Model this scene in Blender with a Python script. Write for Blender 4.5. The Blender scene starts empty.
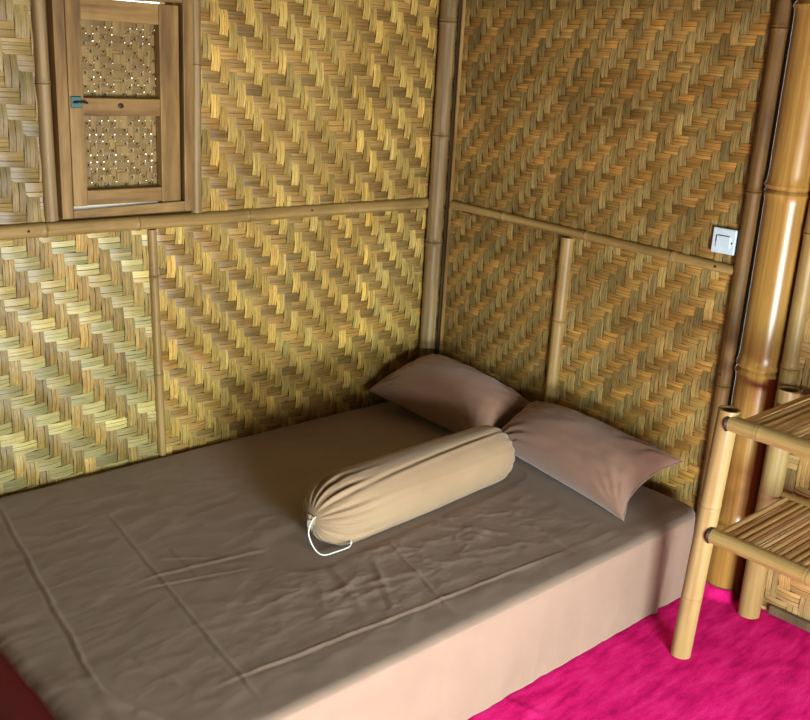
import bpy, bmesh, math, random
from mathutils import Vector, Matrix, noise

random.seed(7)
S = bpy.context.scene
COL = S.collection

# ------------------------------------------------------------------ camera
cam_d = bpy.data.cameras.new('camera')
cam = bpy.data.objects.new('camera', cam_d)
COL.objects.link(cam)
rt = Vector((0.7392, -0.6714, 0.0540)); up = Vector((0.1600, 0.2529, 0.9542)); fw = Vector((0.6543, 0.6967, -0.2943))
M = Matrix((rt, up, -fw)).transposed().to_4x4()
M.translation = Vector((-2.98348, -3.02951, 1.74519))
cam.matrix_world = M
cam_d.sensor_fit = 'HORIZONTAL'; cam_d.sensor_width = 36.0
cam_d.lens = 975.49 * 36.0 / 810.0
cam_d.clip_start = 0.05
S.camera = cam

# ------------------------------------------------------------------ world, lights, exposure
W = bpy.data.worlds.new('world'); S.world = W; W.use_nodes = True
bg = W.node_tree.nodes['Background']
bg.inputs[0].default_value = (0.88, 1.0, 0.93, 1); bg.inputs[1].default_value = 4.0

def area(name, loc, target, sx, sy, power, color, spread=180):
    d = bpy.data.lights.new(name, 'AREA'); d.shape = 'RECTANGLE'; d.size = sx; d.size_y = sy
    d.energy = power; d.color = color; d.spread = math.radians(spread)
    o = bpy.data.objects.new(name, d); COL.objects.link(o)
    o.location = loc
    o.rotation_euler = (Vector(target) - Vector(loc)).to_track_quat('-Z', 'Y').to_euler()
    return o
area('door_daylight', (-1.95, -3.75, 0.95), (-1.2, -1.0, 0.42), 0.8, 0.30, 55, (0.92, 1.0, 0.97))
area('sunlit_ground_daylight', (-1.90, -3.75, 0.34), (-1.0, -1.0, 0.36), 0.9, 0.36, 122, (0.92, 1.0, 0.98))
area('side_daylight', (0.42, -3.12, 1.25), (-0.4, -0.8, 0.9), 0.6, 1.5, 9, (0.86, 1.0, 0.97))
area('fill_light', (-3.9, -2.4, 1.75), (-0.5, -0.6, 0.9), 0.9, 0.8, 2.5, (1.0, 0.92, 0.66))  # added ambient fill lamp; the far wall has no window there
S.view_settings.view_transform = 'Standard'; S.view_settings.look = 'None'
S.view_settings.gamma = 1.0; S.view_settings.use_curve_mapping = False
S.view_settings.exposure = 0.0

# ------------------------------------------------------------------ helpers
def srgb(r, g, b):
    f = lambda c: (c/255/12.92) if c/255 <= 0.04045 else ((c/255+0.055)/1.055)**2.4
    return (f(r), f(g), f(b), 1.0)

def mesh_obj(name, verts, faces, mat=None, parent=None, smooth=True, cols=None):
    me = bpy.data.meshes.new(name); me.from_pydata([tuple(v) for v in verts], [], faces); me.update()
    if cols is not None:
        a = me.color_attributes.new('col', 'FLOAT_COLOR', 'POINT')
        flat = []
        for c in cols: flat.extend((c[0], c[1], c[2], c[3] if len(c) > 3 else 1.0))
        a.data.foreach_set('color', flat)
    if smooth: me.polygons.foreach_set('use_smooth', [True]*len(me.polygons))
    o = bpy.data.objects.new(name, me); COL.objects.link(o)
    if mat: me.materials.append(mat)
    if parent: o.parent = parent
    return o

def bm_obj(name, bm, mat=None, parent=None, smooth=False):
    me = bpy.data.meshes.new(name); bm.to_mesh(me); bm.free()
    if smooth: me.polygons.foreach_set('use_smooth', [True]*len(me.polygons))
    o = bpy.data.objects.new(name, me); COL.objects.link(o)
    if mat: me.materials.append(mat)
    if parent: o.parent = parent
    return o

def add_box(bm, lo, hi, bevel=0.0, seg=2):
    b = bmesh.new(); bmesh.ops.create_cube(b, size=1.0)
    lo = Vector(lo); hi = Vector(hi); c = (lo+hi)/2; d = hi-lo
    for v in b.verts: v.co = Vector((v.co.x*d.x, v.co.y*d.y, v.co.z*d.z)) + c
    if bevel: bmesh.ops.bevel(b, geom=b.edges[:], offset=bevel, segments=seg, affect='EDGES', profile=0.5)
    me = bpy.data.meshes.new('tmp'); b.to_mesh(me); b.free(); bm.from_mesh(me); bpy.data.meshes.remove(me)

def boxes(name, lst, mat, parent=None, bevel=0.0):
    bm = bmesh.new()
    for lo, hi in lst: add_box(bm, lo, hi, bevel)
    return bm_obj(name, bm, mat, parent)

def empty(name, loc=(0, 0, 0)):
    o = bpy.data.objects.new(name, None); COL.objects.link(o); o.location = loc; o.empty_display_size = 0.05
    return o

def tag(o, label, cat, group=None):
    o['label'] = label; o['category'] = cat
    if group: o['group'] = group
    return o

def structure(o):
    o['kind'] = 'structure'; return o

def reparent(o, p):
    """keep o where it stands in the world while hanging it under p (p unrotated)"""
    o.parent = p; o.location = Vector(o.location) - Vector(p.location)

# ------------------------------------------------------------------ materials
def new_mat(name, rough=0.6, spec=0.4):
    m = bpy.data.materials.new(name); m.use_nodes = True
    nt = m.node_tree; b = nt.nodes['Principled BSDF']
    b.inputs['Roughness'].default_value = rough; b.inputs['Specular IOR Level'].default_value = spec
    return m, nt, b

def N(nt, t, **kw):
    n = nt.nodes.new(t)
    for k, v in kw.items(): setattr(n, k, v)
    return n

def mapped_noise(nt, scale3, scale=1.0, detail=4.0, coord='Object', rough=0.55):
    tc = N(nt, 'ShaderNodeTexCoord'); mp = N(nt, 'ShaderNodeMapping'); mp.inputs['Scale'].default_value = scale3
    nt.links.new(tc.outputs[coord], mp.inputs['Vector'])
    n = N(nt, 'ShaderNodeTexNoise'); n.inputs['Scale'].default_value = scale; n.inputs['Detail'].default_value = detail
    n.inputs['Roughness'].default_value = rough
    nt.links.new(mp.outputs[0], n.inputs['Vector'])
    return n

def ramp(nt, src, stops):
    r = N(nt, 'ShaderNodeValToRGB'); el = r.color_ramp.elements
    while len(el) < len(stops): el.new(0.5)
    for e, (p, c) in zip(el, stops): e.position = p; e.color = c
    nt.links.new(src, r.inputs[0]); return r

def mix(nt, fac, a, b, blend='MIX'):
    m = N(nt, 'ShaderNodeMix', data_type='RGBA', blend_type=blend)
    for sock, v in ((m.inputs['Factor'], fac), (m.inputs['A'], a), (m.inputs['B'], b)):
        if hasattr(v, 'is_linked'): nt.links.new(v, sock)
        else: sock.default_value = v
    # colour sockets of a Mix node are the ones at index 6, 7
    for idx, v in ((6, a), (7, b)):
        if hasattr(v, 'is_linked'): nt.links.new(v, m.inputs[idx])
        else: m.inputs[idx].default_value = v
    return m.outputs[2]

def bump(nt, bsdf, src, strength, dist=0.002):
    b = N(nt, 'ShaderNodeBump'); b.inputs['Strength'].default_value = strength; b.inputs['Distance'].default_value = dist
    nt.links.new(src, b.inputs['Height']); nt.links.new(b.outputs[0], bsdf.inputs['Normal'])

def bamboo_mat(name, dark, mid, light, blotch, rough=0.38, blotch_amt=0.45, spec=0.5):
    m, nt, b = new_mat(name, rough, spec)
    st = mapped_noise(nt, (55, 55, 1.6), 1.0, 5)
    c = ramp(nt, st.outputs[0], [(0.28, dark), (0.5, mid), (0.72, light)]).outputs[0]
    bl = mapped_noise(nt, (9, 9, 3.5), 1.0, 6, rough=0.65)
    f = ramp(nt, bl.outputs[0], [(0.48, (0, 0, 0, 1)), (0.7, (blotch_amt,)*3+(1,))]).outputs[0]
    c2 = mix(nt, f, c, blotch)
    at = N(nt, 'ShaderNodeAttribute', attribute_name='col')
    c3 = mix(nt, 1.0, c2, at.outputs['Color'], 'MULTIPLY')
    nt.links.new(c3, b.inputs['Base Color'])
    bump(nt, b, st.outputs[0], 0.25, 0.001)
    return m

def weave_mat(name, rough=0.42, spec=0.45):
    m, nt, b = new_mat(name, rough, spec)
    at = N(nt, 'ShaderNodeAttribute', attribute_name='col')
    v = mapped_noise(nt, (330, 330, 9), 1.0, 3)
    h = mapped_noise(nt, (9, 9, 330), 1.0, 3)
    s = mix(nt, at.outputs['Alpha'], v.outputs[1], h.outputs[1])
    bw = N(nt, 'ShaderNodeSeparateColor'); nt.links.new(s, bw.inputs[0])
    g = ramp(nt, bw.outputs[0], [(0.3, (0.62, 0.6, 0.56, 1)), (0.65, (1.12, 1.12, 1.1, 1))]).outputs[0]
    c = mix(nt, 1.0, at.outputs['Color'], g, 'MULTIPLY')
    big = mapped_noise(nt, (2.3, 2.3, 2.3), 1.0, 5, rough=0.6)
    g2 = ramp(nt, big.outputs[0], [(0.3, (0.58, 0.54, 0.47, 1)), (0.62, (0.91, 0.90, 0.87, 1))]).outputs[0]
    c = mix(nt, 1.0, c, g2, 'MULTIPLY')
    nt.links.new(c, b.inputs['Base Color'])
    bump(nt, b, bw.outputs[0], 0.35, 0.0012)
    return m

def wood_mat(name, dark, mid, light, axis='z', rough=0.5):
    m, nt, b = new_mat(name, rough, 0.35)
    sc = {'z': (26, 26, 2.2), 'x': (2.2, 26, 26)}[axis]
    st = mapped_noise(nt, sc, 1.0, 6, rough=0.62)
    c = ramp(nt, st.outputs[0], [(0.3, dark), (0.5, mid), (0.7, light)]).outputs[0]
    bl = mapped_noise(nt, (7, 7, 5), 1.0, 5)
    f = ramp(nt, bl.outputs[0], [(0.5, (0, 0, 0, 1)), (0.75, (0.5, 0.5, 0.5, 1))]).outputs[0]
    nt.links.new(mix(nt, f, c, dark), b.inputs['Base Color'])
    bump(nt, b, st.outputs[0], 0.3, 0.001)
    return m

def plain(name, col, rough=0.6, spec=0.3, metal=0.0):
    m, nt, b = new_mat(name, rough, spec); b.inputs['Base Color'].default_value = col; b.inputs['Metallic'].default_value = metal
    n = mapped_noise(nt, (30, 30, 30), 1.0, 3)
    c = ramp(nt, n.outputs[0], [(0.3, tuple(x*0.88 for x in col[:3])+(1,)), (0.7, col)]).outputs[0]
    nt.links.new(c, b.inputs['Base Color'])
    return m

def cloth_mat(name, c1, c2, rough=0.75, sheen=0.25, thread=900):
    m, nt, b = new_mat(name, rough, 0.25)
    b.inputs['Sheen Weight'].default_value = sheen; b.inputs['Sheen Roughness'].default_value = 0.5
    n = mapped_noise(nt, (5, 5, 5), 1.0, 4)
    c = ramp(nt, n.outputs[0], [(0.3, c1), (0.7, c2)]).outputs[0]
    nt.links.new(c, b.inputs['Base Color'])
    w = mapped_noise(nt, (thread, thread, thread), 1.0, 1)
    bump(nt, b, w.outputs[0], 0.12, 0.0006)
    return m

MAT = {}
MAT['weave_left'] = weave_mat('woven bamboo left')
MAT['weave_right'] = weave_mat('woven bamboo right', 0.36, 0.55)
MAT['backing'] = plain('dark backing mat', srgb(70, 52, 28), 0.8)
MAT['bamboo_gold'] = bamboo_mat('golden bamboo', srgb(128, 92, 40), srgb(156, 120, 58), srgb(176, 144, 82), srgb(108, 72, 34), 0.28, 0.5)
MAT['bamboo_pole'] = bamboo_mat('greenish bamboo', srgb(122, 100, 56), srgb(144, 122, 74), srgb(162, 142, 96), srgb(104, 78, 44), 0.34, 0.4)
MAT['bamboo_leg'] = bamboo_mat('pale bamboo', srgb(134, 108, 60), srgb(152, 130, 84), srgb(166, 146, 102), srgb(122, 90, 52), 0.42, 0.5, 0.35)
MAT['bamboo_tan'] = bamboo_mat('tan bamboo', srgb(120, 96, 54), srgb(150, 124, 74), srgb(172, 148, 96), srgb(98, 76, 44), 0.45, 0.5, 0.35)
MAT['bamboo_grey'] = bamboo_mat('weathered bamboo', srgb(104, 84, 54), srgb(136, 114, 76), srgb(160, 142, 104), srgb(84, 64, 42), 0.5, 0.6, 0.3)
MAT['bamboo_dark'] = bamboo_mat('dark bamboo', srgb(76, 54, 26), srgb(104, 78, 40), srgb(128, 100, 58), srgb(58, 38, 22), 0.55, 0.8, 0.25)
MAT['bamboo_slat'] = bamboo_mat('shelf slat bamboo', srgb(126, 96, 52), srgb(168, 136, 84), srgb(206, 180, 130), srgb(120, 86, 46), 0.3, 0.4)
MAT['cut'] = plain('cut bamboo inside', srgb(120, 80, 45), 0.8)
MAT['wood'] = wood_mat('brown timber', srgb(92, 68, 36), srgb(136, 106, 58), srgb(162, 134, 82))
MAT['wood_h'] = wood_mat('brown timber cross grain', srgb(92, 68, 36), srgb(140, 110, 60), srgb(168, 140, 84), 'x')
MAT['lath'] = wood_mat('grey timber', srgb(76, 64, 46), srgb(98, 84, 60), srgb(114, 98, 72))
MAT['sheet'] = cloth_mat('brown sheet', srgb(132, 111, 95), srgb(142, 121, 104))
MAT['pillow'] = cloth_mat('brown pillowcase', srgb(132, 101, 84), srgb(142, 110, 93), 0.55, 0.3)
MAT['bolster'] = cloth_mat('tan bolster cover', srgb(146, 122, 94), srgb(158, 134, 105), 0.7)
MAT['rust'] = cloth_mat('rust ticking', srgb(126, 68, 18), srgb(142, 78, 24))
MAT['white'] = plain('white plastic', srgb(200, 222, 232), 0.35, 0.5)
MAT['string'] = plain('white string', srgb(225, 230, 228), 0.8)
MAT['black'] = plain('black slot', srgb(30, 34, 36), 0.5)
MAT['steel'] = plain('zinc latch', srgb(78, 112, 112), 0.35, 0.5, 0.7)
MAT['wire'] = plain('dull wire', srgb(110, 100, 84), 0.4, 0.5, 0.6)
MAT['nail'] = plain('dark nail', srgb(50, 42, 34), 0.5, 0.5, 0.5)

def carpet_mat():
    m, nt, b = new_mat('magenta carpet', 1.0, 0.02)
    fine = mapped_noise(nt, (420, 420, 420), 1.0, 3)
    st = mapped_noise(nt, (7, 26, 7), 1.0, 5, rough=0.6)
    st.inputs['Distortion'].default_value = 0.15
    c = ramp(nt, st.outputs[0], [(0.30, srgb(184, 20, 96)), (0.5, srgb(228, 32, 124)), (0.72, srgb(246, 56, 146))]).outputs[0]
    f = ramp(nt, fine.outputs[0], [(0.3, (0.7, 0.7, 0.7, 1)), (0.65, (1.1, 1.1, 1.1, 1))]).outputs[0]
    nt.links.new(mix(nt, 1.0, c, f, 'MULTIPLY'), b.inputs['Base Color'])
    bump(nt, b, fine.outputs[0], 0.6, 0.004)
    return m
MAT['carpet'] = carpet_mat()

# ------------------------------------------------------------------ bamboo
def bamboo(name, p0, p1, r, mat, parent=None, nodes=(), half=None, hollow=(False, False), taper=0.0, seg=20, seed=0, wob=0.0, ringdark=0.62, bulge=1.0):
    """round or half-round bamboo from p0 to p1; nodes are distances along it; half = outward normal of a split one"""
    p0 = Vector(p0); p1 = Vector(p1); L = (p1-p0).length; z = (p1-p0).normalized()
    y = Vector(half) if half else (Vector((0, 0, 1)) if abs(z.z) < 0.9 else Vector((0, -1, 0)))
    y = (y - z*y.dot(z)).normalized(); x = y.cross(z)
    rng = random.Random(seed*31+5)
    ts = {0.0, L}
    k = max(4, int(L/0.08))
    for i in range(1, k): ts.add(L*i/k)
    prof = []
    for n in nodes:
        for d in (-2.2, -1.1, -0.55, -0.25, 0, 0.25, 0.55, 1.1, 2.2):
            t = n + d*r*0.32
            if 0 < t < L: ts.add(t)
    ts = sorted(ts)
    V, F, C = [], [], []
    A = (seg//2+1) if half else seg
    ph = rng.uniform(0, 10)
    for t in ts:
        rr = r*(1 - taper*t/L); shade = 1.0
        for n in nodes:
            d = (t-n)/(r*0.32)
            rr += r*bulge*(0.075*math.exp(-(abs(d)-0.55)**2/0.09) - 0.05*math.exp(-d*d/0.02) + 0.035*math.exp(-d*d/2.5))
            shade *= 1 - (1-ringdark)*math.exp(-d*d/0.08) + 0.08*math.exp(-(d-0.9)**2/0.1)
        ox = wob*math.sin(ph+t*3.1); oy = wob*math.cos(ph*1.7+t*2.3)*(0 if half else 1)
        for a in range(A):
            ang = math.pi*a/(A-1) if half else 2*math.pi*a/A
            V.append((rr*math.cos(ang)+ox, rr*math.sin(ang)+oy, t))
            C.append((shade, shade*0.98, shade*0.95))
    n = len(ts)
    for i in range(n-1):
        for a in range(A if not half else A-1):
            b = (a+1) % A
            F.append((i*A+a, i*A+b, (i+1)*A+b, (i+1)*A+a))
        if half: F.append((i*A+A-1, i*A, (i+1)*A, (i+1)*A+A-1))
    for end, base, flip in ((0, 0, True), (1, (n-1)*A, False)):
        ring = list(range(base, base+A))
        if hollow[end]:
            t = ts[0] if end == 0 else ts[-1]; dn = 0.06 if end == 0 else -0.06
            i0 = len(V)
            for a in range(A):
                vx, vy, _ = V[base+a]; V.append((vx*0.78, vy*0.78, t)); C.append((0.95, 0.9, 0.85))
            i1 = len(V)
            for a in range(A):
                vx, vy, _ = V[base+a]; V.append((vx*0.72, vy*0.72, t+dn)); C.append((0.45, 0.36, 0.28))
            for a in range(A):
                b = (a+1) % A
                q1 = (base+a, base+b, i0+b, i0+a); q2 = (i0+a, i0+b, i1+b, i1+a)
                F.append(q1 if not flip else q1[::-1]); F.append(q2 if not flip else q2[::-1])
            f = tuple(range(i1, i1+A)); F.append(f if not flip else f[::-1])
        else:
            F.append(tuple(ring[::-1]) if flip else tuple(ring))
    o = mesh_obj(name, V, F, mat, None, True, C)
    o.data.set_sharp_from_angle(angle=math.radians(45))
    R = Matrix((x, y, z)).transposed().to_4x4(); R.translation = p0
    o.matrix_world = R
    if parent:
        o.parent = parent; R.translation = p0 - Vector(parent.location); o.matrix_local = R
    return o

def tube(name, pts, r, mat, parent=None, seg=8, closed=False):
    V, F = [], []; pts = [Vector(p) for p in pts]; n = len(pts)
    for i, p in enumerate(pts):
        t = (pts[min(i+1, n-1)] - pts[max(i-1, 0)]).normalized()
        a = t.cross(Vector((0, 0, 1)));
        if a.length < 1e-3: a = t.cross(Vector((1, 0, 0)))
        a.normalize(); b = a.cross(t)
        for k in range(seg):
            an = 2*math.pi*k/seg; V.append(p + r*(math.cos(an)*a + math.sin(an)*b))
    for i in range(n-1):
        for k in range(seg):
            m = (k+1) % seg; F.append((i*seg+k, i*seg+m, (i+1)*seg+m, (i+1)*seg+k))
    F.append(tuple(range(seg))[::-1]); F.append(tuple(range((n-1)*seg, n*seg)))
    if parent: V = [v - Vector(parent.location) for v in V]
    return mesh_obj(name, V, F, mat, parent)

# ------------------------------------------------------------------ woven matting (real strips, over two, under two)
def weave(name, origin, U, Nn, u0, u1, z0, z1, cu, cz, diag, cv, ch, mat, parent, slats=(2, 3, 3, 4), fill=0.965, amp=0.0042, seed=0, var=0.24, period=4, holes=False, vlen=1.14):
    """U: in-plane horizontal unit vector, Nn: outward normal; cv / ch: colours of upright and level strips"""
    rng = random.Random(seed)
    U = Vector(U); Nn = Vector(Nn); O = Vector(origin); Z = Vector((0, 0, 1))
    V, F, C = [], [], []
    nu = int(math.ceil((u1-u0)/cu))+2; nz = int(math.ceil((z1-z0)/cz))+2
    half = period//2
    def warp(u, z):
        a = noise.noise(Vector((u*1.7, z*1.7, seed*3.7))); b = noise.noise(Vector((u*1.7+9, z*1.7, seed*3.7+5)))
        return u + 0.016*a, z + 0.016*b
    def strip(uc, zc, lenh, wid, vertical, col):
        # uc,zc = centre; lenh = half length; wid = half width
        i0 = len(V); n = 6
        for k in range(n+1):
            s = -1 + 2*k/n
            d = amp*(math.cos(s*math.pi/2*1.12)*1.25-0.55) if not holes else amp*(math.cos(s*math.pi/2)*1.1-0.4)
            for e in (-1, 1):
                u = uc + (e*wid if vertical else s*lenh); z = zc + (s*lenh if vertical else e*wid)
                u, z = warp(u, z)
                u = min(max(u, u0), u1); z = min(max(z, z0), z1)
                V.append(O + U*u + Z*z + Nn*(0.004 + d + (0.0012 if vertical else 0.0))); C.append(col)
        for k in range(n):
            a = i0+2*k; F.append((a, a+1, a+3, a+2) if vertical else (a, a+2, a+3, a+1))
    def strand(base):
        k = rng.choice(slats); cuts = [0.0]
        ws = [rng.uniform(0.6, 1.4) for _ in range(k)]; t = sum(ws); acc = 0; out = []
        tone = rng.uniform(-var, var)*0.5; warmth = rng.uniform(-0.06, 0.06)
        for w in ws:
            out.append((acc/t, (acc+w)/t, 1+tone+rng.uniform(-var, var)*0.8, warmth+rng.uniform(-0.05, 0.05))); acc += w
        return out
    def shade(base, f, wm, ver):
        return (base[0]*f*(1+wm), base[1]*f, base[2]*f*(1-1.4*wm), 0.0 if ver else 1.0)
    cols_ = [strand(cv) for _ in range(nu)]; rows_ = [strand(ch) for _ in range(nz)]
    for i in range(nu):
        for j in range(-period, nz+period):
            if (diag*i + j) % period == 0:          # vertical float covers rows j .. j+half-1
                zc = z0 + (j+half/2)*cz - 0.5*cz; lenh = half*cz/2*vlen
                if zc+lenh < z0 or zc-lenh > z1: continue
                jit = rng.uniform(-var, var)
                for a, b, f, wm in cols_[i]:
                    uc = u0 + (i + (a+b)/2 - 0.7)*cu; wid = (b-a)*cu*(fill-rng.uniform(0, 0.09))/2
                    if uc < u0 or uc > u1: continue
                    strip(uc, zc+rng.uniform(-1, 1)*cz*0.07, lenh, wid, True, shade(cv, f*(1+jit)*rng.uniform(0.86, 1.14), wm, True))
    for j in range(nz):
        for i in range(-period, nu+period):
            on = ((diag*i + j) % period) >= half; prev = ((diag*(i-1) + j) % period) >= half
            if on and not prev:
                uc = u0 + (i + half/2 - 0.7)*cu; lenh = half*cu/2*1.08
                if uc+lenh < u0 or uc-lenh > u1: continue
                jit = rng.uniform(-var, var)
                for a, b, f, wm in rows_[j]:
                    zc = z0 + (j + (a+b)/2 - 0.5)*cz; wid = (b-a)*cz*(fill-rng.uniform(0, 0.09))/2
                    if zc < z0 or zc > z1: continue
                    strip(uc+rng.uniform(-1, 1)*cu*0.07, zc, lenh, wid, False, shade(ch, f*(1+jit)*rng.uniform(0.86, 1.14), wm, False))
    if parent: V = [v - Vector(parent.location) for v in V]
    return mesh_obj(name, V, F, mat, parent, True, C)

# ------------------------------------------------------------------ room shell
HT = 2.35
RX0, RY0 = -4.0, -3.6
floor = structure(boxes('floor', [((RX0-.1, RY0-.6, -0.08), (0.35, 0.1, -0.004))], MAT['backing']))
ceil_m = wood_mat('dark thatch', srgb(52, 40, 24), srgb(78, 62, 38), srgb(98, 80, 50), 'x')
structure(boxes('ceiling', [((RX0-.1, RY0-.1, HT), (0.1, 0.1, HT+0.05))], ceil_m))

# left wall, with the hole behind the shutter
wl = structure(boxes('wall_left', [((RX0, 0.0, 0), (-1.66, 0.03, HT)), ((-1.24, 0.0, 0), (0.0, 0.03, HT)),
                                   ((-1.66, 0.0, 0), (-1.24, 0.03, 1.222)), ((-1.66, 0.0, 1.885), (-1.24, 0.03, HT))], MAT['backing']))
cvB, chB = srgb(202, 174, 98), srgb(168, 136, 76)
cvC, chC_glare = srgb(172, 146, 84), srgb(188, 178, 118)  # lower-left mat: glossy glare painted into the lighter level strips
cvA, chA = srgb(166, 146, 88), srgb(160, 138, 80)
UL, NL = (1, 0, 0), (0, -1, 0)
weave('woven_matting', (0, 0, 0), UL, NL, -1.215, -0.03, 1.165, HT, 0.0350, 0.0405, 1, cvB, chB, MAT['weave_left'], wl, seed=1)
weave('woven_matting', (0, 0, 0), UL, NL, -2.6, -1.70, 1.165, HT, 0.044, 0.046, 1, cvA, chA, MAT['weave_left'], wl, seed=2)
weave('woven_matting', (0, 0, 0), UL, NL, -1.70, -1.215, 1.90, HT, 0.040, 0.042, 1, cvA, chA, MAT['weave_left'], wl, seed=3)
weave('woven_matting', (0, 0, 0), UL, NL, -2.6, -1.35, 0.0, 1.165, 0.0395, 0.041, 1, cvC, chC_glare, MAT['weave_left'], wl, seed=4)
weave('woven_matting', (0, 0, 0), UL, NL, -1.35, -0.03, 0.0, 1.165, 0.0355, 0.038, 1, cvB, chB, MAT['weave_left'], wl, seed=5)

# right wall: two leaves with the round post standing in the gap between them
wr = structure(boxes('wall_right', [((0.0, -1.452, 0), (0.03, 0.0, HT)), ((0.0, -2.75, 0), (0.03, -1.66, HT)), ((0.0, RY0, 2.1), (0.03, -2.75, HT)),
                                    ((0.10, -1.75, 0), (0.13, -1.40, 0.69)), ((0.10, -1.75, 0.98), (0.13, -1.40, HT)), ((0.10, -1.75, 0.69), (0.13, -1.4385, 0.98)), ((0.10, -1.4345, 0.69), (0.13, -1.40, 0.98))], MAT['backing']))
cvE, chE = srgb(156, 135, 84), srgb(166, 128, 66)
cvG, chG = srgb(180, 158, 100), srgb(190, 150, 80)
cvH, chH = srgb(196, 164, 112), srgb(186, 150, 98)
UR, NR = (0, -1, 0), (-1, 0, 0)
weave('woven_matting', (0, 0, 0), UR, NR, 0.03, 1.462, 1.14, HT, 0.0305, 0.033, -1, cvE, chE, MAT['weave_right'], wr, seed=6, vlen=1.10, amp=0.0032)
weave('woven_matting', (0, 0, 0), UR, NR, 0.03, 0.73, 0.0, 1.14, 0.0295, 0.032, -1, cvE, chE, MAT['weave_right'], wr, seed=7, vlen=1.10, amp=0.0032)
weave('woven_matting', (0, 0, 0), UR, NR, 0.73, 1.462, 0.0, 1.14, 0.0335, 0.036, -1, cvG, chG, MAT['weave_right'], wr, seed=8, vlen=1.10, amp=0.0032)
weave('woven_matting', (0, 0, 0), UR, NR, 1.67, 2.75, 0.0, HT, 0.042, 0.046, -1, cvH, chH, MAT['weave_right'], wr, seed=9)

# walls behind the viewer, with the doorway the daylight comes through
structure(boxes('wall_front', [((RX0, RY0-.03, 0), (-2.55, RY0, HT)), ((-1.35, RY0-.03, 0), (0.03, RY0, HT)), ((-2.55, RY0-.03, 1.15), (-1.35, RY0, HT))], ceil_m))
structure(boxes('wall_far', [((RX0-.03, RY0, 0), (RX0, 0.0, HT))], ceil_m))

# ------------------------------------------------------------------ bamboo framing
def batten(name, label, p0, p1, r, mat, nodes=(), half=None, seed=0, cat='bamboo batten', nails=(), group=None, **k):
    o = bamboo(name, p0, p1, r, mat, None, nodes, half, seed=seed, **k)
    tag(o, label, cat, group)
    for t, a in nails:       # a: angle round the face, pi/2 = straight out
        bm = bmesh.new(); bmesh.ops.create_uvsphere(bm, u_segments=8, v_segments=6, radius=0.0045)
        for v in bm.verts: v.co = Vector((v.co.x, v.co.y, v.co.z)) + Vector((r*math.cos(a), r*math.sin(a), t))
        bm_obj('nail', bm, MAT['nail'], o, True)
    return o

YL = -0.006
batten('bamboo_rail', 'long level bamboo rail across the left wall under the window', (-2.6, YL, 1.172), (-0.075, YL, 1.162), 0.024, MAT['bamboo_tan'],
       (0.35, 0.86, 1.18, 1.62, 2.1), (0, -1, 0), 1, 'bamboo rail', nails=((0.80, 1.5), (1.9, 1.3)))
batten('bamboo_batten', 'thin upright bamboo batten between the two lower mats of the left wall', (-1.338, YL, 0.0), (-1.368, YL, 1.142), 0.0165, MAT['bamboo_tan'],
       (0.18, 0.62, 0.98), (0, -1, 0), 2)
batten('bamboo_batten', 'weathered upright bamboo batten left of the window frame', (-1.716, YL, 1.196), (-1.728, YL, HT), 0.022, MAT['bamboo_grey'],
       (0.42, 0.9), (0, -1, 0), 3)
batten('bamboo_batten', 'grey upright bamboo batten right of the window frame', (-1.194, YL, 1.19), (-1.192, YL, HT), 0.020, MAT['bamboo_grey'],
       (0.5, 0.95), (0, -1, 0), 4)
batten('bamboo_post', 'grey weathered bamboo corner post rising behind the far pillow', (-0.053, -0.046, 0.0), (-0.049, -0.046, HT), 0.034, MAT['bamboo_grey'],
       (0.25, 0.52, 1.0, 1.45, 1.9), None, 5, 'bamboo post')
o = boxes('corner_lath', [((-0.012, -0.090, 0.0), (-0.002, -0.066, HT))], MAT['lath'], None, 0.002)
tag(o, 'narrow dark timber lath beside the corner post', 'lath')
o = boxes('corner_strip', [((-0.020, -0.0985, 0.0), (-0.004, -0.0910, HT))], MAT['wood'], None, 0.0015)
tag(o, 'hair-thin pale bamboo strip edging the dark corner lath', 'strip')

XR = -0.006
batten('bamboo_rail', 'level split-bamboo rail across the right wall below the light switch', (XR, -0.10, 1.166), (XR, -1.436, 1.134), 0.018, MAT['bamboo_tan'],
       (0.3, 0.72, 1.1), (-1, 0, 0), 6, 'bamboo rail', nails=((1.27, 1.5),))
batten('bamboo_batten', 'short upright bamboo batten on the right wall below the rail', (XR, -0.728, 0.0), (XR, -0.730, 1.128), 0.027, MAT['bamboo_tan'],
       (0.12, 0.44, 0.80), (-1, 0, 0), 7)
batten('bamboo_batten', 'dark mottled upright batten beside the thick bamboo post', (XR, -1.456, 0.0), (XR, -1.457, HT), 0.0265, MAT['bamboo_dark'],
       (0.3, 0.74, 1.4, 1.9), (-1, 0, 0), 8, nails=((0.78, 1.4),))
batten('bamboo_post', 'thick golden round bamboo post behind the shelf', (0.02, -1.563, -0.003), (0.02, -1.563, HT), 0.0725, MAT['bamboo_gold'],
       (0.27, 0.83, 1.42, 1.98), None, 9, 'bamboo post', seg=40, ringdark=0.8)
batten('bamboo_batten', 'tan upright bamboo batten right of the thick post', (XR, -1.674, 0.0), (XR, -1.674, HT), 0.028, MAT['bamboo_tan'],
       (0.35, 0.86, 1.3, 1.8), (-1, 0, 0), 10)
batten('bamboo_rail', 'stub of bamboo rail at the right edge above the shelf', (XR, -1.726, 1.125), (XR, -2.75, 1.115), 0.018, MAT['bamboo_tan'],
       (0.5,), (-1, 0, 0), 11, 'bamboo rail')
o = boxes('baseboard_right', [((-0.028, -2.75, 0.007), (-0.012, -1.76, 0.038))], MAT['lath'], None, 0.003)
structure(o)

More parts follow.
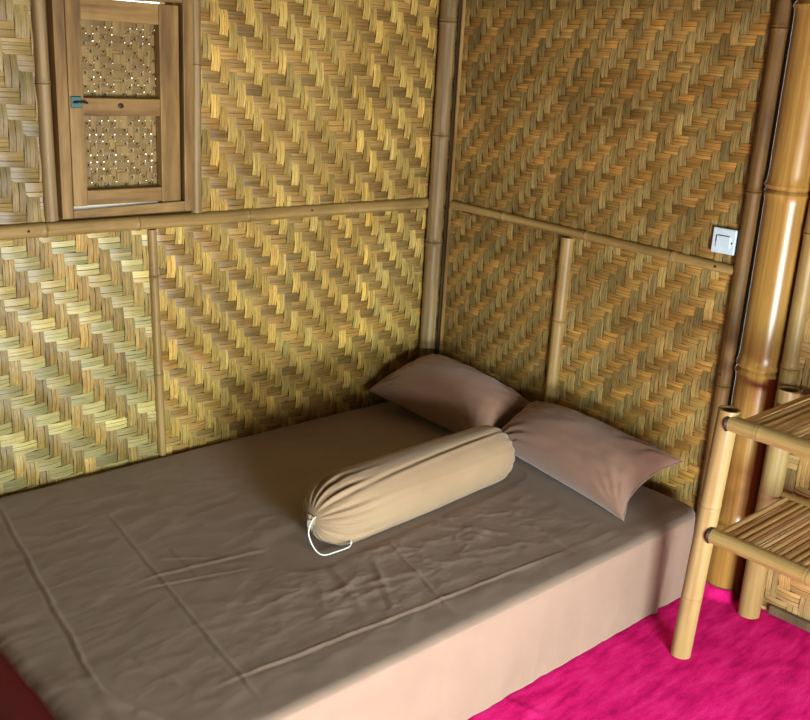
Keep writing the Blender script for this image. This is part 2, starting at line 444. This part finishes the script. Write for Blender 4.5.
# ------------------------------------------------------------------ window with wooden shutter
def cross_weave(name, x0, x1, z0, z1, y, cell, seed):
    """open plaited panel: whole strips both ways, daylight only where two gaps cross"""
    rng = random.Random(seed); V, F, C = [], [], []; amp = 0.0022
    nx = int((x1-x0)/cell); nz = int((z1-z0)/cell); cx = (x1-x0)/nx; cz = (z1-z0)/nz
    def over(i, j):
        ii, jj = abs(i-nx//2), abs(j-nz//2)
        return ((ii + jj) % 4) < 2 if (i < nx//2) == (j < nz//2) else ((ii - jj) % 4) < 2
    gx = [rng.choice((0.0, 0.0004, 0.0018, 0.0030)) for _ in range(nx+1)]; gz = [rng.choice((0.0, 0.0006, 0.0020, 0.0030)) for _ in range(nz+1)]
    for vert in (True, False):
        A, B = (nx, nz) if vert else (nz, nx)
        for i in range(A):
            g = gx if vert else gz; c = cx if vert else cz; o = x0 if vert else z0
            a = o + i*c + g[i]/2; b = o + (i+1)*c - g[i+1]/2
            base = cvW if vert else chW; f = rng.uniform(0.8, 1.15)
            col = (base[0]*f, base[1]*f, base[2]*f*rng.uniform(0.85, 1.05), 0.0 if vert else 1.0); i0 = len(V); m = 0
            for j in range(B*4+1):
                jj = min(j/4, B-0.01); k = (over(i, int(jj)) if vert else not over(int(jj), i))
                k2 = (over(i, min(B-1, max(0, int(jj+0.5)))) if vert else not over(min(B-1, max(0, int(jj+0.5))), i))
                d = (1 if k else -1)*0.5 + (1 if k2 else -1)*0.5
                t = (z0 + j/4*cz) if vert else (x0 + j/4*cx)
                for e in (a, b):
                    V.append(Vector((e, y - d*amp, t) if vert else (t, y - d*amp, e)) - ow); C.append(col)
            for j in range(B*4):
                q = i0+2*j; F.append((q, q+1, q+3, q+2) if vert else (q, q+2, q+3, q+1))
    return mesh_obj(name, V, F, MAT['weave_left'], sh, False, C)
win = empty('window_1', (-1.457, 0, 1.2)); structure(win)
ow = win.location
def wbox(name, lo, hi, mat, parent, bevel=0.003):
    bm = bmesh.new(); add_box(bm, Vector(lo)-ow, Vector(hi)-ow, bevel); return bm_obj(name, bm, mat, parent)
wf = bmesh.new()
for lo, hi in (((-1.694, -0.042, 1.203), (-1.657, 0.05, 1.925)), ((-1.257, -0.042, 1.203), (-1.219, 0.05, 1.925))):
    add_box(wf, Vector(lo)-ow, Vector(hi)-ow, 0.003)
for lo, hi in (((-1.657, 0.012, 1.23), (-1.632, 0.05, 1.88)), ((-1.292, 0.012, 1.23), (-1.257, 0.05, 1.88))):   # rebates the shutter closes against
    add_box(wf, Vector(lo)-ow, Vector(hi)-ow, 0.001)
bm_obj('window_frame', wf, MAT['wood'], win)
wf = bmesh.new()
add_box(wf, Vector((-1.6565, -0.0415, 1.2035))-ow, Vector((-1.2575, 0.05, 1.234))-ow, 0.002)
add_box(wf, Vector((-1.6565, -0.0415, 1.877))-ow, Vector((-1.2575, 0.05, 1.9245))-ow, 0.002)
for v in wf.verts:   # the sill and head sag a little, so the shutter shuts with a wedge-shaped gap
    if abs(v.co.z+1.2-1.234) < 0.004: v.co.z += -0.005 + 0.009*(v.co.x+0.2)/0.4
    if abs(v.co.z+1.2-1.877) < 0.004: v.co.z += -0.006 + 0.009*(v.co.x+0.2)/0.4
bm_obj('frame_rail', wf, MAT['wood_h'], win)
sh = empty('shutter', (0, 0, 0)); sh.parent = win
YA, YB = -0.030, 0.004
wbox('stile', (-1.650, YA, 1.239), (-1.602, YB, 1.872), MAT['wood'], sh)
wbox('stile', (-1.337, YA, 1.236), (-1.266, YB, 1.872), MAT['wood'], sh)
wbox('crosspiece', (-1.602, YA+.001, 1.808), (-1.337, YB, 1.872), MAT['wood_h'], sh)
wbox('crosspiece', (-1.602, YA+.002, 1.521), (-1.337, YB, 1.576), MAT['wood_h'], sh)
wbox('crosspiece', (-1.602, YA+.001, 1.240), (-1.337, YB, 1.288), MAT['wood_h'], sh)
cvW, chW = srgb(158, 134, 84), srgb(148, 124, 74)
for z0, z1, sd in ((1.285, 1.525, 21), (1.573, 1.812, 22)):
    cross_weave('woven_panel', -1.612, -1.310, z0, z1, 0.009, 0.0205, sd)
lt = wbox('latch', (-1.646, -0.036, 1.545), (-1.612, -0.030, 1.580), MAT['steel'], sh, 0.002)
t = tube('latch_hook', [Vector((-1.640, -0.040, 1.562)), Vector((-1.62, -0.043, 1.564)), Vector((-1.600, -0.041, 1.562)), Vector((-1.594, -0.036, 1.561))], 0.0035, MAT['black'])
t.data.transform(Matrix.Translation(-ow)); t.parent = lt
bm = bmesh.new(); bmesh.ops.create_uvsphere(bm, u_segments=12, v_segments=8, radius=0.008)
for v in bm.verts: v.co = Vector((v.co.x*1.3, v.co.y*0.25, v.co.z)) + Vector((-1.478, YA+.001, 1.553)) - ow
bm_obj('wood_knot', bm, MAT['nail'], sh, True)

# ------------------------------------------------------------------ light switch
sw = empty('light_switch', (0, -1.384, 1.226))
tag(sw, 'square white plastic light switch on the right wall', 'light switch')
def sbox(name, lo, hi, mat, bevel=0.0015, parent=None):
    bm = bmesh.new(); add_box(bm, lo, hi, bevel, 3); return bm_obj(name, bm, mat, parent or sw)
sbox('switch_plate', (-0.022, -0.0425, -0.042), (-0.009, 0.0425, 0.042), MAT['white'], 0.004)
rk = sbox('rocker', (-0.0265, -0.026, -0.022), (-0.021, 0.024, 0.017), MAT['white'], 0.0015)
sbox('slot', (-0.0235, 0.0245, -0.006), (-0.0215, 0.0285, 0.017), MAT['black'], 0.0004)
sbox('slot', (-0.0235, -0.020, 0.0175), (-0.0215, 0.022, 0.0192), MAT['black'], 0.0004)
bm = bmesh.new(); bmesh.ops.create_uvsphere(bm, u_segments=10, v_segments=8, radius=0.0032)
for v in bm.verts: v.co += Vector((-0.022, -0.031, -0.003))
bm_obj('indicator', bm, MAT['black'], sw, True)

# ------------------------------------------------------------------ carpet
BX0, BX1, BY0, BY1, BZ0, BZ1 = -2.255, -0.075, -1.505, -0.03, 0.010, 0.302
def smooth(a, b, t):
    t = min(1, max(0, (t-a)/(b-a))); return t*t*(3-2*t)
def fbm(x, y, z=0.0, o=4):
    return noise.fractal(Vector((x, y, z)), 0.9, 2.0, o)
def carpet():
    V, F = [], []
    xs = [RX0+0.01 + i*0.03 for i in range(int(3.2/0.03))]; xs = [x for x in xs if x < -1.4] + [-1.4 + i*0.0125 for i in range(int(1.4/0.0125)+2)]
    ys = [RY0+0.01 + i*0.03 for i in range(int(2.2/0.03))]; ys = [y for y in ys if y < -2.0] + [-2.0 + i*0.0125 for i in range(49)] + [-1.38 + i*0.06 for i in range(23)]
    xs = [x for x in xs if x <= -0.013] + [-0.0122]
    for y in ys:
        for x in xs:
            z = 0.003 + 0.0025*abs(fbm(x*3, y*3, 1))
            xx = x
            if abs(y+1.563) < 0.080:
                lim = 0.02 - math.sqrt(max(0.0, 0.081**2 - (y+1.563)**2))
                if lim < -0.0122:
                    k = smooth(lim-0.045, lim-0.004, x)*smooth(0.080, 0.060, abs(y+1.563))
                    z += 0.030*k; xx = min(x, lim) if x <= lim else lim + 0.001*(x-lim)
            # ruck in the pile near the front of the bed
            d = abs((x+1.085) + 0.25*(y+1.56)); z += 0.006*math.exp(-(d/0.012)**2)*smooth(-1.66, -1.6, y)*(1 if y < -1.5 else 0.2)
            V.append((xx, y, z))
    nx = len(xs)
    for j in range(len(ys)-1):
        for i in range(nx-1):
            if BX0+0.06 < xs[i] < BX1-0.2 and ys[j] > BY0+0.08 or (ys[j] > -1.38 and xs[i] > BX0+0.06): continue
            F.append((j*nx+i, j*nx+i+1, (j+1)*nx+i+1, (j+1)*nx+i))
    return mesh_obj('carpet', V, F, MAT['carpet'])
tag(carpet(), 'magenta pink carpet covering the floor beside the mattress', 'carpet')

# ------------------------------------------------------------------ mattress and sheet
def rounded_box_grid(nx, ny, nz, rr, plan_r, grow, fn, skip_foot):
    """box shell: rounded edges rr, rounded plan corners plan_r; fn(p, n) gives outward push"""
    x0, x1, y0, y1, z0, z1 = BX0-grow, BX1+grow, BY0-grow, BY1+grow, BZ0, BZ1+grow
    V, F = [], []; idx = {}
    def put(x, y, z):
        k = (round(x, 5), round(y, 5), round(z, 5))
        if k in idx: return idx[k]
        p = Vector((x, y, z))
        # plan corner
        q = Vector((min(max(x, x0+plan_r), x1-plan_r), min(max(y, y0+plan_r), y1-plan_r)))
        d = Vector((x, y)) - q
        onside = d.length > 1e-6
        n = Vector((0, 0, 0))
        pp = p.copy()
        if onside and abs(d.x) > 1e-6 and abs(d.y) > 1e-6:
            m = max(abs(d.x), abs(d.y)); dd = d.normalized()*m
            pp.x, pp.y = q.x+dd.x, q.y+dd.y
        # edge rounding between side and top
        if onside:
            d2 = Vector((pp.x, pp.y)) - q; dist = d2.length; dirn = d2.normalized()
            over = dist - (plan_r - rr); ht = pp.z - (z1 - rr)
            if over > 0 and ht > 0:
                m = max(over, ht); v = Vector((over, ht)).normalized()*m
                pp.x = q.x + dirn.x*(plan_r-rr+v.x); pp.y = q.y + dirn.y*(plan_r-rr+v.x); pp.z = z1-rr+v.y
                vn = v.normalized(); n = Vector((dirn.x*vn.x, dirn.y*vn.x, vn.y))
            elif over > 0 and dist > plan_r*0.98: n = Vector((dirn.x, dirn.y, 0))
        if n.length < 1e-6: n = Vector((0, 0, 1))
        V.append(pp + n*fn(pp, n)); idx[k] = len(V)-1
        return idx[k]
    lin = lambda a, b, n: [a + (b-a)*i/n for i in range(n+1)]
    def edgy(a, b, n, e):
        fine = 8
        return lin(a, a+e, fine)[:-1] + lin(a+e, b-e, n)[:-1] + lin(b-e, b, fine)
    X = edgy(x0, x1, nx, plan_r); Y = edgy(y0, y1, ny, plan_r)
    Z = lin(z0, z1-rr, nz)[:-1] + lin(z1-rr, z1, 6)
    for i in range(len(X)-1):
        for j in range(len(Y)-1):
            F.append((put(X[i], Y[j], z1), put(X[i+1], Y[j], z1), put(X[i+1], Y[j+1], z1), put(X[i], Y[j+1], z1)))
    for k in range(len(Z)-1):
        for i in range(len(X)-1):
            F.append((put(X[i], y0, Z[k]), put(X[i+1], y0, Z[k]), put(X[i+1], y0, Z[k+1]), put(X[i], y0, Z[k+1])))
            F.append((put(X[i+1], y1, Z[k]), put(X[i], y1, Z[k]), put(X[i], y1, Z[k+1]), put(X[i+1], y1, Z[k+1])))
        for j in range(len(Y)-1):
            F.append((put(x1, Y[j], Z[k]), put(x1, Y[j+1], Z[k]), put(x1, Y[j+1], Z[k+1]), put(x1, Y[j], Z[k+1])))
            if skip_foot and Z[k] < z1-rr*0.75: continue
            F.append((put(x0, Y[j+1], Z[k]), put(x0, Y[j], Z[k]), put(x0, Y[j], Z[k+1]), put(x0, Y[j+1], Z[k+1])))
    return V, F

def seg_d(p, a, b):
    ax, ay = a; bx, by = b; dx, dy = bx-ax, by-ay; L2 = dx*dx+dy*dy
    t = ((p.x-ax)*dx + (p.y-ay)*dy)/L2; tc = min(1, max(0, t))
    cx, cy = ax+tc*dx, ay+tc*dy
    side = ((p.x-ax)*dy - (p.y-ay)*dx)/math.sqrt(L2)
    return math.hypot(p.x-cx, p.y-cy), t, side
CREASES = [((-1.96, 0.0), (-2.19, -1.42), 0.005, 0.0065), ((-1.72, -0.30), (-1.88, -1.45), 0.004, 0.0065), ((-1.845, -0.775), (-1.30, -0.86), 0.005, 0.009),
           ((-1.86, -0.82), (-1.55, -0.905), 0.003, 0.007), ((-1.95, -1.32), (-0.33, -1.425), 0.005, 0.007), ((-1.10, -0.93), (-1.255, -1.44), 0.005, 0.0065),
           ((-0.62, -0.98), (-0.70, -1.43), 0.003, 0.012), ((-2.21, -1.05), (-2.06, -1.42), 0.006, 0.012), ((-2.03, -1.10), (-1.99, -1.26), 0.004, 0.008),
           ((-1.42, -0.98), (-1.12, -1.06), 0.004, 0.012), ((-1.50, -1.15), (-1.18, -1.22), 0.005, 0.014), ((-1.36, -1.02), (-1.45, -1.30), 0.004, 0.014),
           ((-1.22, -1.05), (-1.38, -1.34), 0.004, 0.012), ((-0.95, -1.02), (-0.78, -1.22), 0.004, 0.013), ((-0.86, -0.98), (-0.88, -1.20), 0.003, 0.010),
           ((-1.74, -0.70), (-1.62, -0.78), 0.004, 0.008), ((-1.68, -0.66), (-1.70, -0.86), 0.003, 0.008)]
def sheet_push(p, n):
    h = 0.004
    if n.z > 0.5:
        h += 0.0045*(0.5+0.5*fbm(p.x*1.8, p.y*1.8, 3)) + 0.0022*(1-abs(fbm(p.x*6, p.y*9, 8)))
        cr = math.exp(-(((p.x+1.3)/0.42)**2 + ((p.y+1.15)/0.22)**2)) + 0.7*math.exp(-(((p.x+0.8)/0.25)**2 + ((p.y+1.12)/0.18)**2))
        h += 0.0055*cr*(1-abs(fbm(p.x*4+p.y*3, p.y*6-p.x, 2)))**3 + 0.0014*cr*fbm(p.x*17, p.y*23, 6)
        foot = smooth(-2.10, -2.24, p.x)
        h += 0.003*foot*(1-abs(fbm(p.x*7, p.y*8, 5)))
        for a, b, amp, wd in CREASES:
            d, t, s = seg_d(p, a, b)
            if d < wd*4 :
                w = smooth(-0.02, 0.12, t)*smooth(1.02, 0.88, t)
                wob = 0.004*fbm(p.x*8, p.y*8, 11)
                h += 0.55*amp*w*(math.exp(-((s+wob)/wd)**2) - 0.6*math.exp(-((s+wob-wd*1.4)/wd)**2))
    else:
        g = smooth(0.30, 0.02, p.z)
        if n.y < -0.5:
            h += 0.004*(0.5+0.5*fbm(p.x*2.2, p.z*3, 4)) + 0.006*g*(1-abs(fbm(p.x*6, p.z*4, 9)))
            d = p.x + 0.31 + 0.12*(0.3-p.z)
            h += 0.010*math.exp(-(d/0.018)**2)*smooth(0.29, 0.2, p.z) - 0.006*math.exp(-((d-0.035)/0.02)**2)
            d = p.x + 1.47 - 0.15*(0.3-p.z); h += 0.004*math.exp(-(d/0.015)**2)*smooth(0.12, 0.05, p.z)
        else: h += 0.003*(0.5+0.5*fbm(p.y*4, p.z*4, 6))
        if n.x < -0.5: h += 0.004*(1-abs(fbm(p.y*8, p.z*5, 7)))
    if n.z > 0.5:
        k = smooth(0.16, 0.10, seg_d(p, (-1.36, -0.905), (-0.45, -0.835))[0])
        h = h*(1-k) + 0.003*k
        k = smooth(-0.50, -0.42, p.x)*smooth(-1.44, -1.40, p.y)
        h = h*(1-k) + min(h, 0.0055)*k
    return max(h, 0.001)
V, F = rounded_box_grid(12, 10, 3, 0.045, 0.11, -0.006, lambda p, n: 0.0, False)
mat_o = mesh_obj('mattress', V, F, MAT['rust'])
tag(mat_o, 'low rust-coloured mattress showing at the foot under the brown sheet', 'mattress')
tube('piping', [(BX0+0.004, BY0+0.09+i*0.1, 0.014) for i in range(14)], 0.005, MAT['white'], mat_o)
V, F = rounded_box_grid(430, 300, 24, 0.018, 0.11, 0.0, sheet_push, True)
sheet = mesh_obj('bed_sheet', V, F, MAT['sheet'])
tag(sheet, 'creased brown fitted sheet stretched over the mattress', 'bed sheet')

# ------------------------------------------------------------------ pillows
def pillow(name, label, c4, thick, seed, ruffle=None, crown=0.5, sag=0.5, hollow=0.055, wrink=0.0045):
    """c4: world corners (back-left, back-right, front-right, front-left) of the seam"""
    c = [Vector(p) for p in c4]; n = 56
    cen = sum(c, Vector())/4; root = None
    nrm = ((c[1]-c[3]).cross(c[0]-c[2])).normalized()
    if nrm.z < 0: nrm = -nrm
    V, F = [], []
    def seam(u, v):
        a = (u+1)/2; b = (v+1)/2
        pin = 0.10
        u2 = u*(1 - (hollow if u > 0 else 0.055)*(1-abs(v)**2.2)*abs(u)**3); v2 = v*(1 - pin*(1-abs(u)**2.2)*abs(v)**3)
        a = (u2+1)/2; b = (v2+1)/2
        top = c[0].lerp(c[1], a); bot = c[3].lerp(c[2], a)
        return bot.lerp(top, b)
    for side in (1, -1):
        for j in range(n+1):
            for i in range(n+1):
                # cosine spacing gathers rows near the seam
                u = -math.cos(math.pi*i/n); v = -math.cos(math.pi*j/n)
                p = seam(u, v)
                pr = max(0.0, (1-u**2))*max(0.0, (1-v**2))
                h = thick*0.5*pr**crown
                rad = math.hypot(u, v)
                e = min(1-abs(u), 1-abs(v))
                # wrinkles that run out of the four corners and along the edges
                wr_ = 0
                for k, (cu, cv_) in enumerate(((-1, 1), (1, 1), (1, -1), (-1, -1))):
                    dx, dy = u-cu, v-cv_; dd = math.hypot(dx, dy); an = math.atan2(dy, dx)
                    wr_ += math.sin(an*17 + seed*k + 2*fbm(u*2, v*2, seed))*math.exp(-(dd/0.55)**2)*smooth(0.14, 0.42, dd)
                h2 = h + (wrink*wr_ + 0.006*fbm(u*1.6, v*1.6, seed+side) + 0.0025*fbm(u*5, v*5, seed+4))*smooth(0.0, 0.12, e)
                k = 1.0 if side > 0 else sag
                q = p + nrm*(h2*k*side)
                if q.z < 0.312: q.z = 0.312 + (q.z-0.312)*0.03     # the underside lies flat on the sheet
                V.append(q)
    M1 = (n+1)*(n+1)
    for s in (0, 1):
        for j in range(n):
            for i in range(n):
                q = (s*M1+j*(n+1)+i, s*M1+j*(n+1)+i+1, s*M1+(j+1)*(n+1)+i+1, s*M1+(j+1)*(n+1)+i)
                F.append(q if s == 0 else q[::-1])
    o = mesh_obj(name, V, F, MAT['pillow'])
    bm = bmesh.new(); bm.from_mesh(o.data); bmesh.ops.remove_doubles(bm, verts=bm.verts, dist=0.0004)
    bmesh.ops.recalc_face_normals(bm, faces=bm.faces); bm.to_mesh(o.data); bm.free()
    o.data.polygons.foreach_set('use_smooth', [True]*len(o.data.polygons))
    # flat ruffled flange of the pillowcase on the open end
    if ruffle:
        i0, i1, wd = ruffle
        VV, FF = [], []; m = 80
        for k in range(m+1):
            t = k/m
            if i0 == 1: u, v = 1.0, 1-2*t
            else: u, v = -1.0, 1-2*t
            p = seam(u, v); q = seam(u*0.9, v); d = (p-q).normalized()
            w = 0.0022*math.sin(t*41)+0.0018*math.sin(t*87+1)
            VV += [p - d*0.006, p + d*wd*(0.75+0.25*math.sin(t*23)) + nrm*w]
        for k in range(m): FF.append((2*k, 2*k+1, 2*k+3, 2*k+2))
        f = mesh_obj('flange', VV, FF, MAT['pillow'], o)
        sm = f.modifiers.new('solid', 'SOLIDIFY'); sm.thickness = 0.002
    return tag(o, label, 'pillow', None)

pillow('pillow', 'brown pillow leaning in the corner under the bamboo post',
       [(-0.055, -0.10, 0.50), (-0.045, -0.70, 0.43), (-0.36, -0.66, 0.345), (-0.41, -0.075, 0.395)], 0.245, 3, (0, 3, 0.006), 0.42, 0.5, 0.055, 0.008)
pillow('pillow', 'brown pillow against the right wall nearest the shelf, its corner sticking out',
       [(-0.085, -0.705, 0.465), (-0.060, -1.375, 0.44), (-0.415, -1.395, 0.322), (-0.31, -0.69, 0.35)], 0.245, 8, (1, 2, 0.007), 0.44, 0.5, 0.17, 0.012)

# ------------------------------------------------------------------ bolster
def bolster():
    A = Vector((-1.335, -0.900, 0.398)); B = Vector((-0.440, -0.872, 0.410)); ax = (B-A); L = ax.length; ax.normalize()
    sd = ax.cross(Vector((0, 0, 1))).normalized(); upv = sd.cross(ax); R = 0.110
    V, F = [], []; seg = 120; st = 90
    for i in range(st+1):
        t = i/st
        s = 0.5 - 0.5*math.cos(math.pi*t)
        e0 = min(1, s/0.17); e1 = min(1, (1-s)/0.12)
        r0 = math.sqrt(max(0, 1-(1-e0)**2.1)); r1 = math.sqrt(max(0, 1-(1-e1)**2.2))
        r = R*r0**0.85*r1*(1 + 0.03*math.sin(s*5))
        for k in range(seg):
            an = 2*math.pi*k/seg
            g0 = math.exp(-(s/0.16)**2); g1 = math.exp(-((1-s)/0.07)**2)
            gather = (0.075*g0*(math.sin(an*19+2*fbm(an, s*4, 2)) + 0.6*math.sin(an*31+1)) + 0.05*g1*math.sin(an*17+2))*smooth(0, 0.02, s)*smooth(0, 0.02, 1-s)
            fold = 0
            for a0, am, wd in ((1.05, -0.055, 0.05), (0.98, 0.03, 0.05), (0.55, 0.014, 0.06), (0.1, 0.012, 0.09), (1.9, 0.015, 0.08)):
                dd = (an - a0 - 0.15*math.sin(s*3+a0*5) + math.pi) % (2*math.pi) - math.pi
                fold += am*math.exp(-(dd/wd)**2)*smooth(0.02, 0.25, s)*smooth(1, 0.8, s)
            rr = r*(1 + gather + fold + 0.012*fbm(math.cos(an)*1.5, math.sin(an)*1.5, s*3))
            off = sd*math.cos(an)*rr + upv*math.sin(an)*rr
            p = A + ax*(s*L) + off
            if p.z < 0.3085: p.z = 0.3085 + (p.z-0.3085)*0.02
            V.append(p)
    for i in range(st):
        for k in range(seg):
            m = (k+1) % seg; F.append((i*seg+k, (i+1)*seg+k, (i+1)*seg+m, i*seg+m))
    o = mesh_obj('bolster', V, F, MAT['bolster'])
    bm = bmesh.new(); bm.from_mesh(o.data); bmesh.ops.remove_doubles(bm, verts=bm.verts, dist=0.0003)
    bmesh.ops.recalc_face_normals(bm, faces=bm.faces); bm.to_mesh(o.data); bm.free()
    o.data.polygons.foreach_set('use_smooth', [True]*len(o.data.polygons))
    tag(o, 'long tan bolster with gathered ends and a white drawstring lying on the sheet', 'bolster')
    # tied neck and drawstring
    nk, nf = [], []
    for i in range(7):
        s = i/6
        for k in range(24):
            an = 2*math.pi*k/24; r = (0.014 + 0.010*abs(s-0.35)*2)*(1+0.15*math.sin(an*7))
            nk.append(A - ax*(0.020*s - 0.004) + sd*math.cos(an)*r + upv*math.sin(an)*r)
    for i in range(6):
        for k in range(24): nf.append((i*24+k, i*24+(k+1) % 24, (i+1)*24+(k+1) % 24, (i+1)*24+k))
    nf.append(tuple(range(144, 168)))
    mesh_obj('tied_neck', nk, nf, MAT['bolster'], o)
    ctrl = [A + Vector((0.0, -0.02, 0.016)), A + Vector((-0.02, -0.028, 0.010)), A + Vector((-0.04, -0.04, -0.02)), Vector((-1.368, -0.962, 0.336)), Vector((-1.352, -0.985, 0.320)),
            Vector((-1.31, -0.992, 0.320)), Vector((-1.275, -0.993, 0.320)), Vector((-1.255, -0.99, 0.320)), Vector((-1.235, -0.975, 0.320))]
    pts = []
    for i in range(len(ctrl)-1):
        p0 = ctrl[max(i-1, 0)]; p1 = ctrl[i]; p2 = ctrl[i+1]; p3 = ctrl[min(i+2, len(ctrl)-1)]
        for k in range(8):
            t = k/8
            pts.append(0.5*((2*p1) + (p2-p0)*t + (2*p0-5*p1+4*p2-p3)*t*t + (3*p1-p0-3*p2+p3)*t**3))
    pts.append(ctrl[-1])
    tube('drawstring', pts, 0.0022, MAT['string'], o)
    tube('loose_thread', [pts[-6]+Vector((0, 0, .004)), pts[-3]+Vector((0.004, 0.006, 0.006)), pts[-1]+Vector((0.01, 0.012, 0.003))], 0.0024, MAT['string'], o, 6)
    return o
bolster()

# ------------------------------------------------------------------ bamboo shelf
sf = empty('bamboo_shelf', (-0.26, -2.1, 0.0))
tag(sf, 'two-tier bamboo shelf on pale round legs at the right edge', 'shelf')
PB = MAT['bamboo_leg']
Z0 = 0.006
def leg(p0, p1, r, nodes, seed): return bamboo('leg', p0, p1, r, PB, sf, nodes, None, (False, True), 0.02, 28, seed, ringdark=0.84, bulge=0.25)
leg((-0.480, -1.705, Z0), (-0.480, -1.737, 0.835), 0.0315, (0.21, 0.52), 31)
leg((-0.082, -1.718, Z0), (-0.082, -1.720, 0.815), 0.036, (0.33, 0.68), 32)
leg((-0.480, -2.55, Z0), (-0.480, -2.52, 0.835), 0.0315, (0.25, 0.6), 33)
leg((-0.066, -2.53, Z0), (-0.066, -2.53, 0.815), 0.036, (0.3, 0.66), 34)
PT = MAT['bamboo_tan']
for z, zr in ((0.800, 0.792), (0.443, 0.452)):
    bamboo('pole', (-0.494, -1.752, z), (-0.494, -2.50, z-0.004), 0.0235, MAT['bamboo_pole'], sf, (0.09 if z > 0.6 else 0.3, 0.5), None, seed=int(z*100), ringdark=0.8, bulge=0.4)
    bamboo('pole', (-0.066, -1.755, zr), (-0.066, -2.50, zr), 0.018, PT, sf, (0.2, 0.55), None, seed=int(z*100)+1)
bamboo('crossbar', (-0.455, -1.742, 0.764), (-0.10, -1.728, 0.756), 0.012, PB, sf, (0.2,), None, seed=51)
# dark rims of the mortises the poles are plugged into
for z in (0.800, 0.443):
    V, F = [], []
    for i in range(33):
        a = 2*math.pi*i/32
        for r, y in ((0.024, -1.7555), (0.0275, -1.749)):
            V.append(Vector((-0.494 + r*math.cos(a), y, z + r*math.sin(a))) - Vector(sf.location))
    for i in range(32): F.append((2*i, 2*i+1, 2*i+3, 2*i+2))
    mesh_obj('mortise_rim', V, F, MAT['nail'], sf)
def slat_deck(z, y0, y1, pitch, r, seed):
    rng = random.Random(seed); V, F, C = [], [], []; A = 9; st = 14
    y = y0
    while y > y1:
        rr = r*rng.uniform(0.88, 1.1); f = rng.uniform(0.78, 1.12); xo = rng.uniform(-0.006, 0.006); sk = rng.uniform(-0.003, 0.003); nd = rng.uniform(0.1, 0.9); dz = rng.uniform(-0.0015, 0.0015)
        i0 = len(V)
        for i in range(st+1):
            t = i/st; x = -0.474 + xo*0.4 + t*0.445
            b = 1 + 0.12*math.exp(-((t-nd)/0.03)**2)
            for a in range(A):
                an = math.pi*a/(A-1)
                V.append(Vector((x, y - sk*t + rr*b*math.cos(an), z + dz + rr*b*0.95*math.sin(an))) - Vector(sf.location))
                C.append((f, f*0.99, f*0.97))
        for i in range(st):
            for a in range(A-1):
                F.append((i0+i*A+a, i0+i*A+a+1, i0+(i+1)*A+a+1, i0+(i+1)*A+a))
            F.append((i0+i*A+A-1, i0+i*A, i0+(i+1)*A, i0+(i+1)*A+A-1))
        F.append(tuple(range(i0, i0+A))); F.append(tuple(range(i0+st*A, i0+st*A+A))[::-1])
        y -= pitch*rng.uniform(0.94, 1.06)
    o = mesh_obj('slat_deck', V, F, MAT['bamboo_slat_x'], sf, True, C)
    o.data.set_sharp_from_angle(angle=math.radians(50)); return o
def slat_mat():
    m, nt, b = new_mat('slat bamboo', 0.3, 0.5)
    st = mapped_noise(nt, (1.6, 60, 60), 1.0, 5)
    c = ramp(nt, st.outputs[0], [(0.3, srgb(140, 106, 58)), (0.5, srgb(182, 150, 96)), (0.7, srgb(212, 186, 136))]).outputs[0]
    at = N(nt, 'ShaderNodeAttribute', attribute_name='col')
    nt.links.new(mix(nt, 1.0, c, at.outputs['Color'], 'MULTIPLY'), b.inputs['Base Color'])
    bump(nt, b, st.outputs[0], 0.25, 0.001); return m
MAT['bamboo_slat_x'] = slat_mat()
slat_deck(0.806, -1.785, -2.50, 0.0285, 0.0115, 1)
slat_deck(0.449, -1.775, -2.50, 0.0245, 0.0105, 2)
tw = []
for i in range(40):
    t = i/39; a = t*14
    tw.append(Vector((-0.075 + 0.006*math.cos(a) + 0.012*t, -1.758 - 0.030*t + 0.006*math.sin(a*0.5), 0.822 - 0.012*t + 0.005*math.sin(a))))
tube('wire_tie', tw, 0.0022, MAT['wire'], sf, 6)
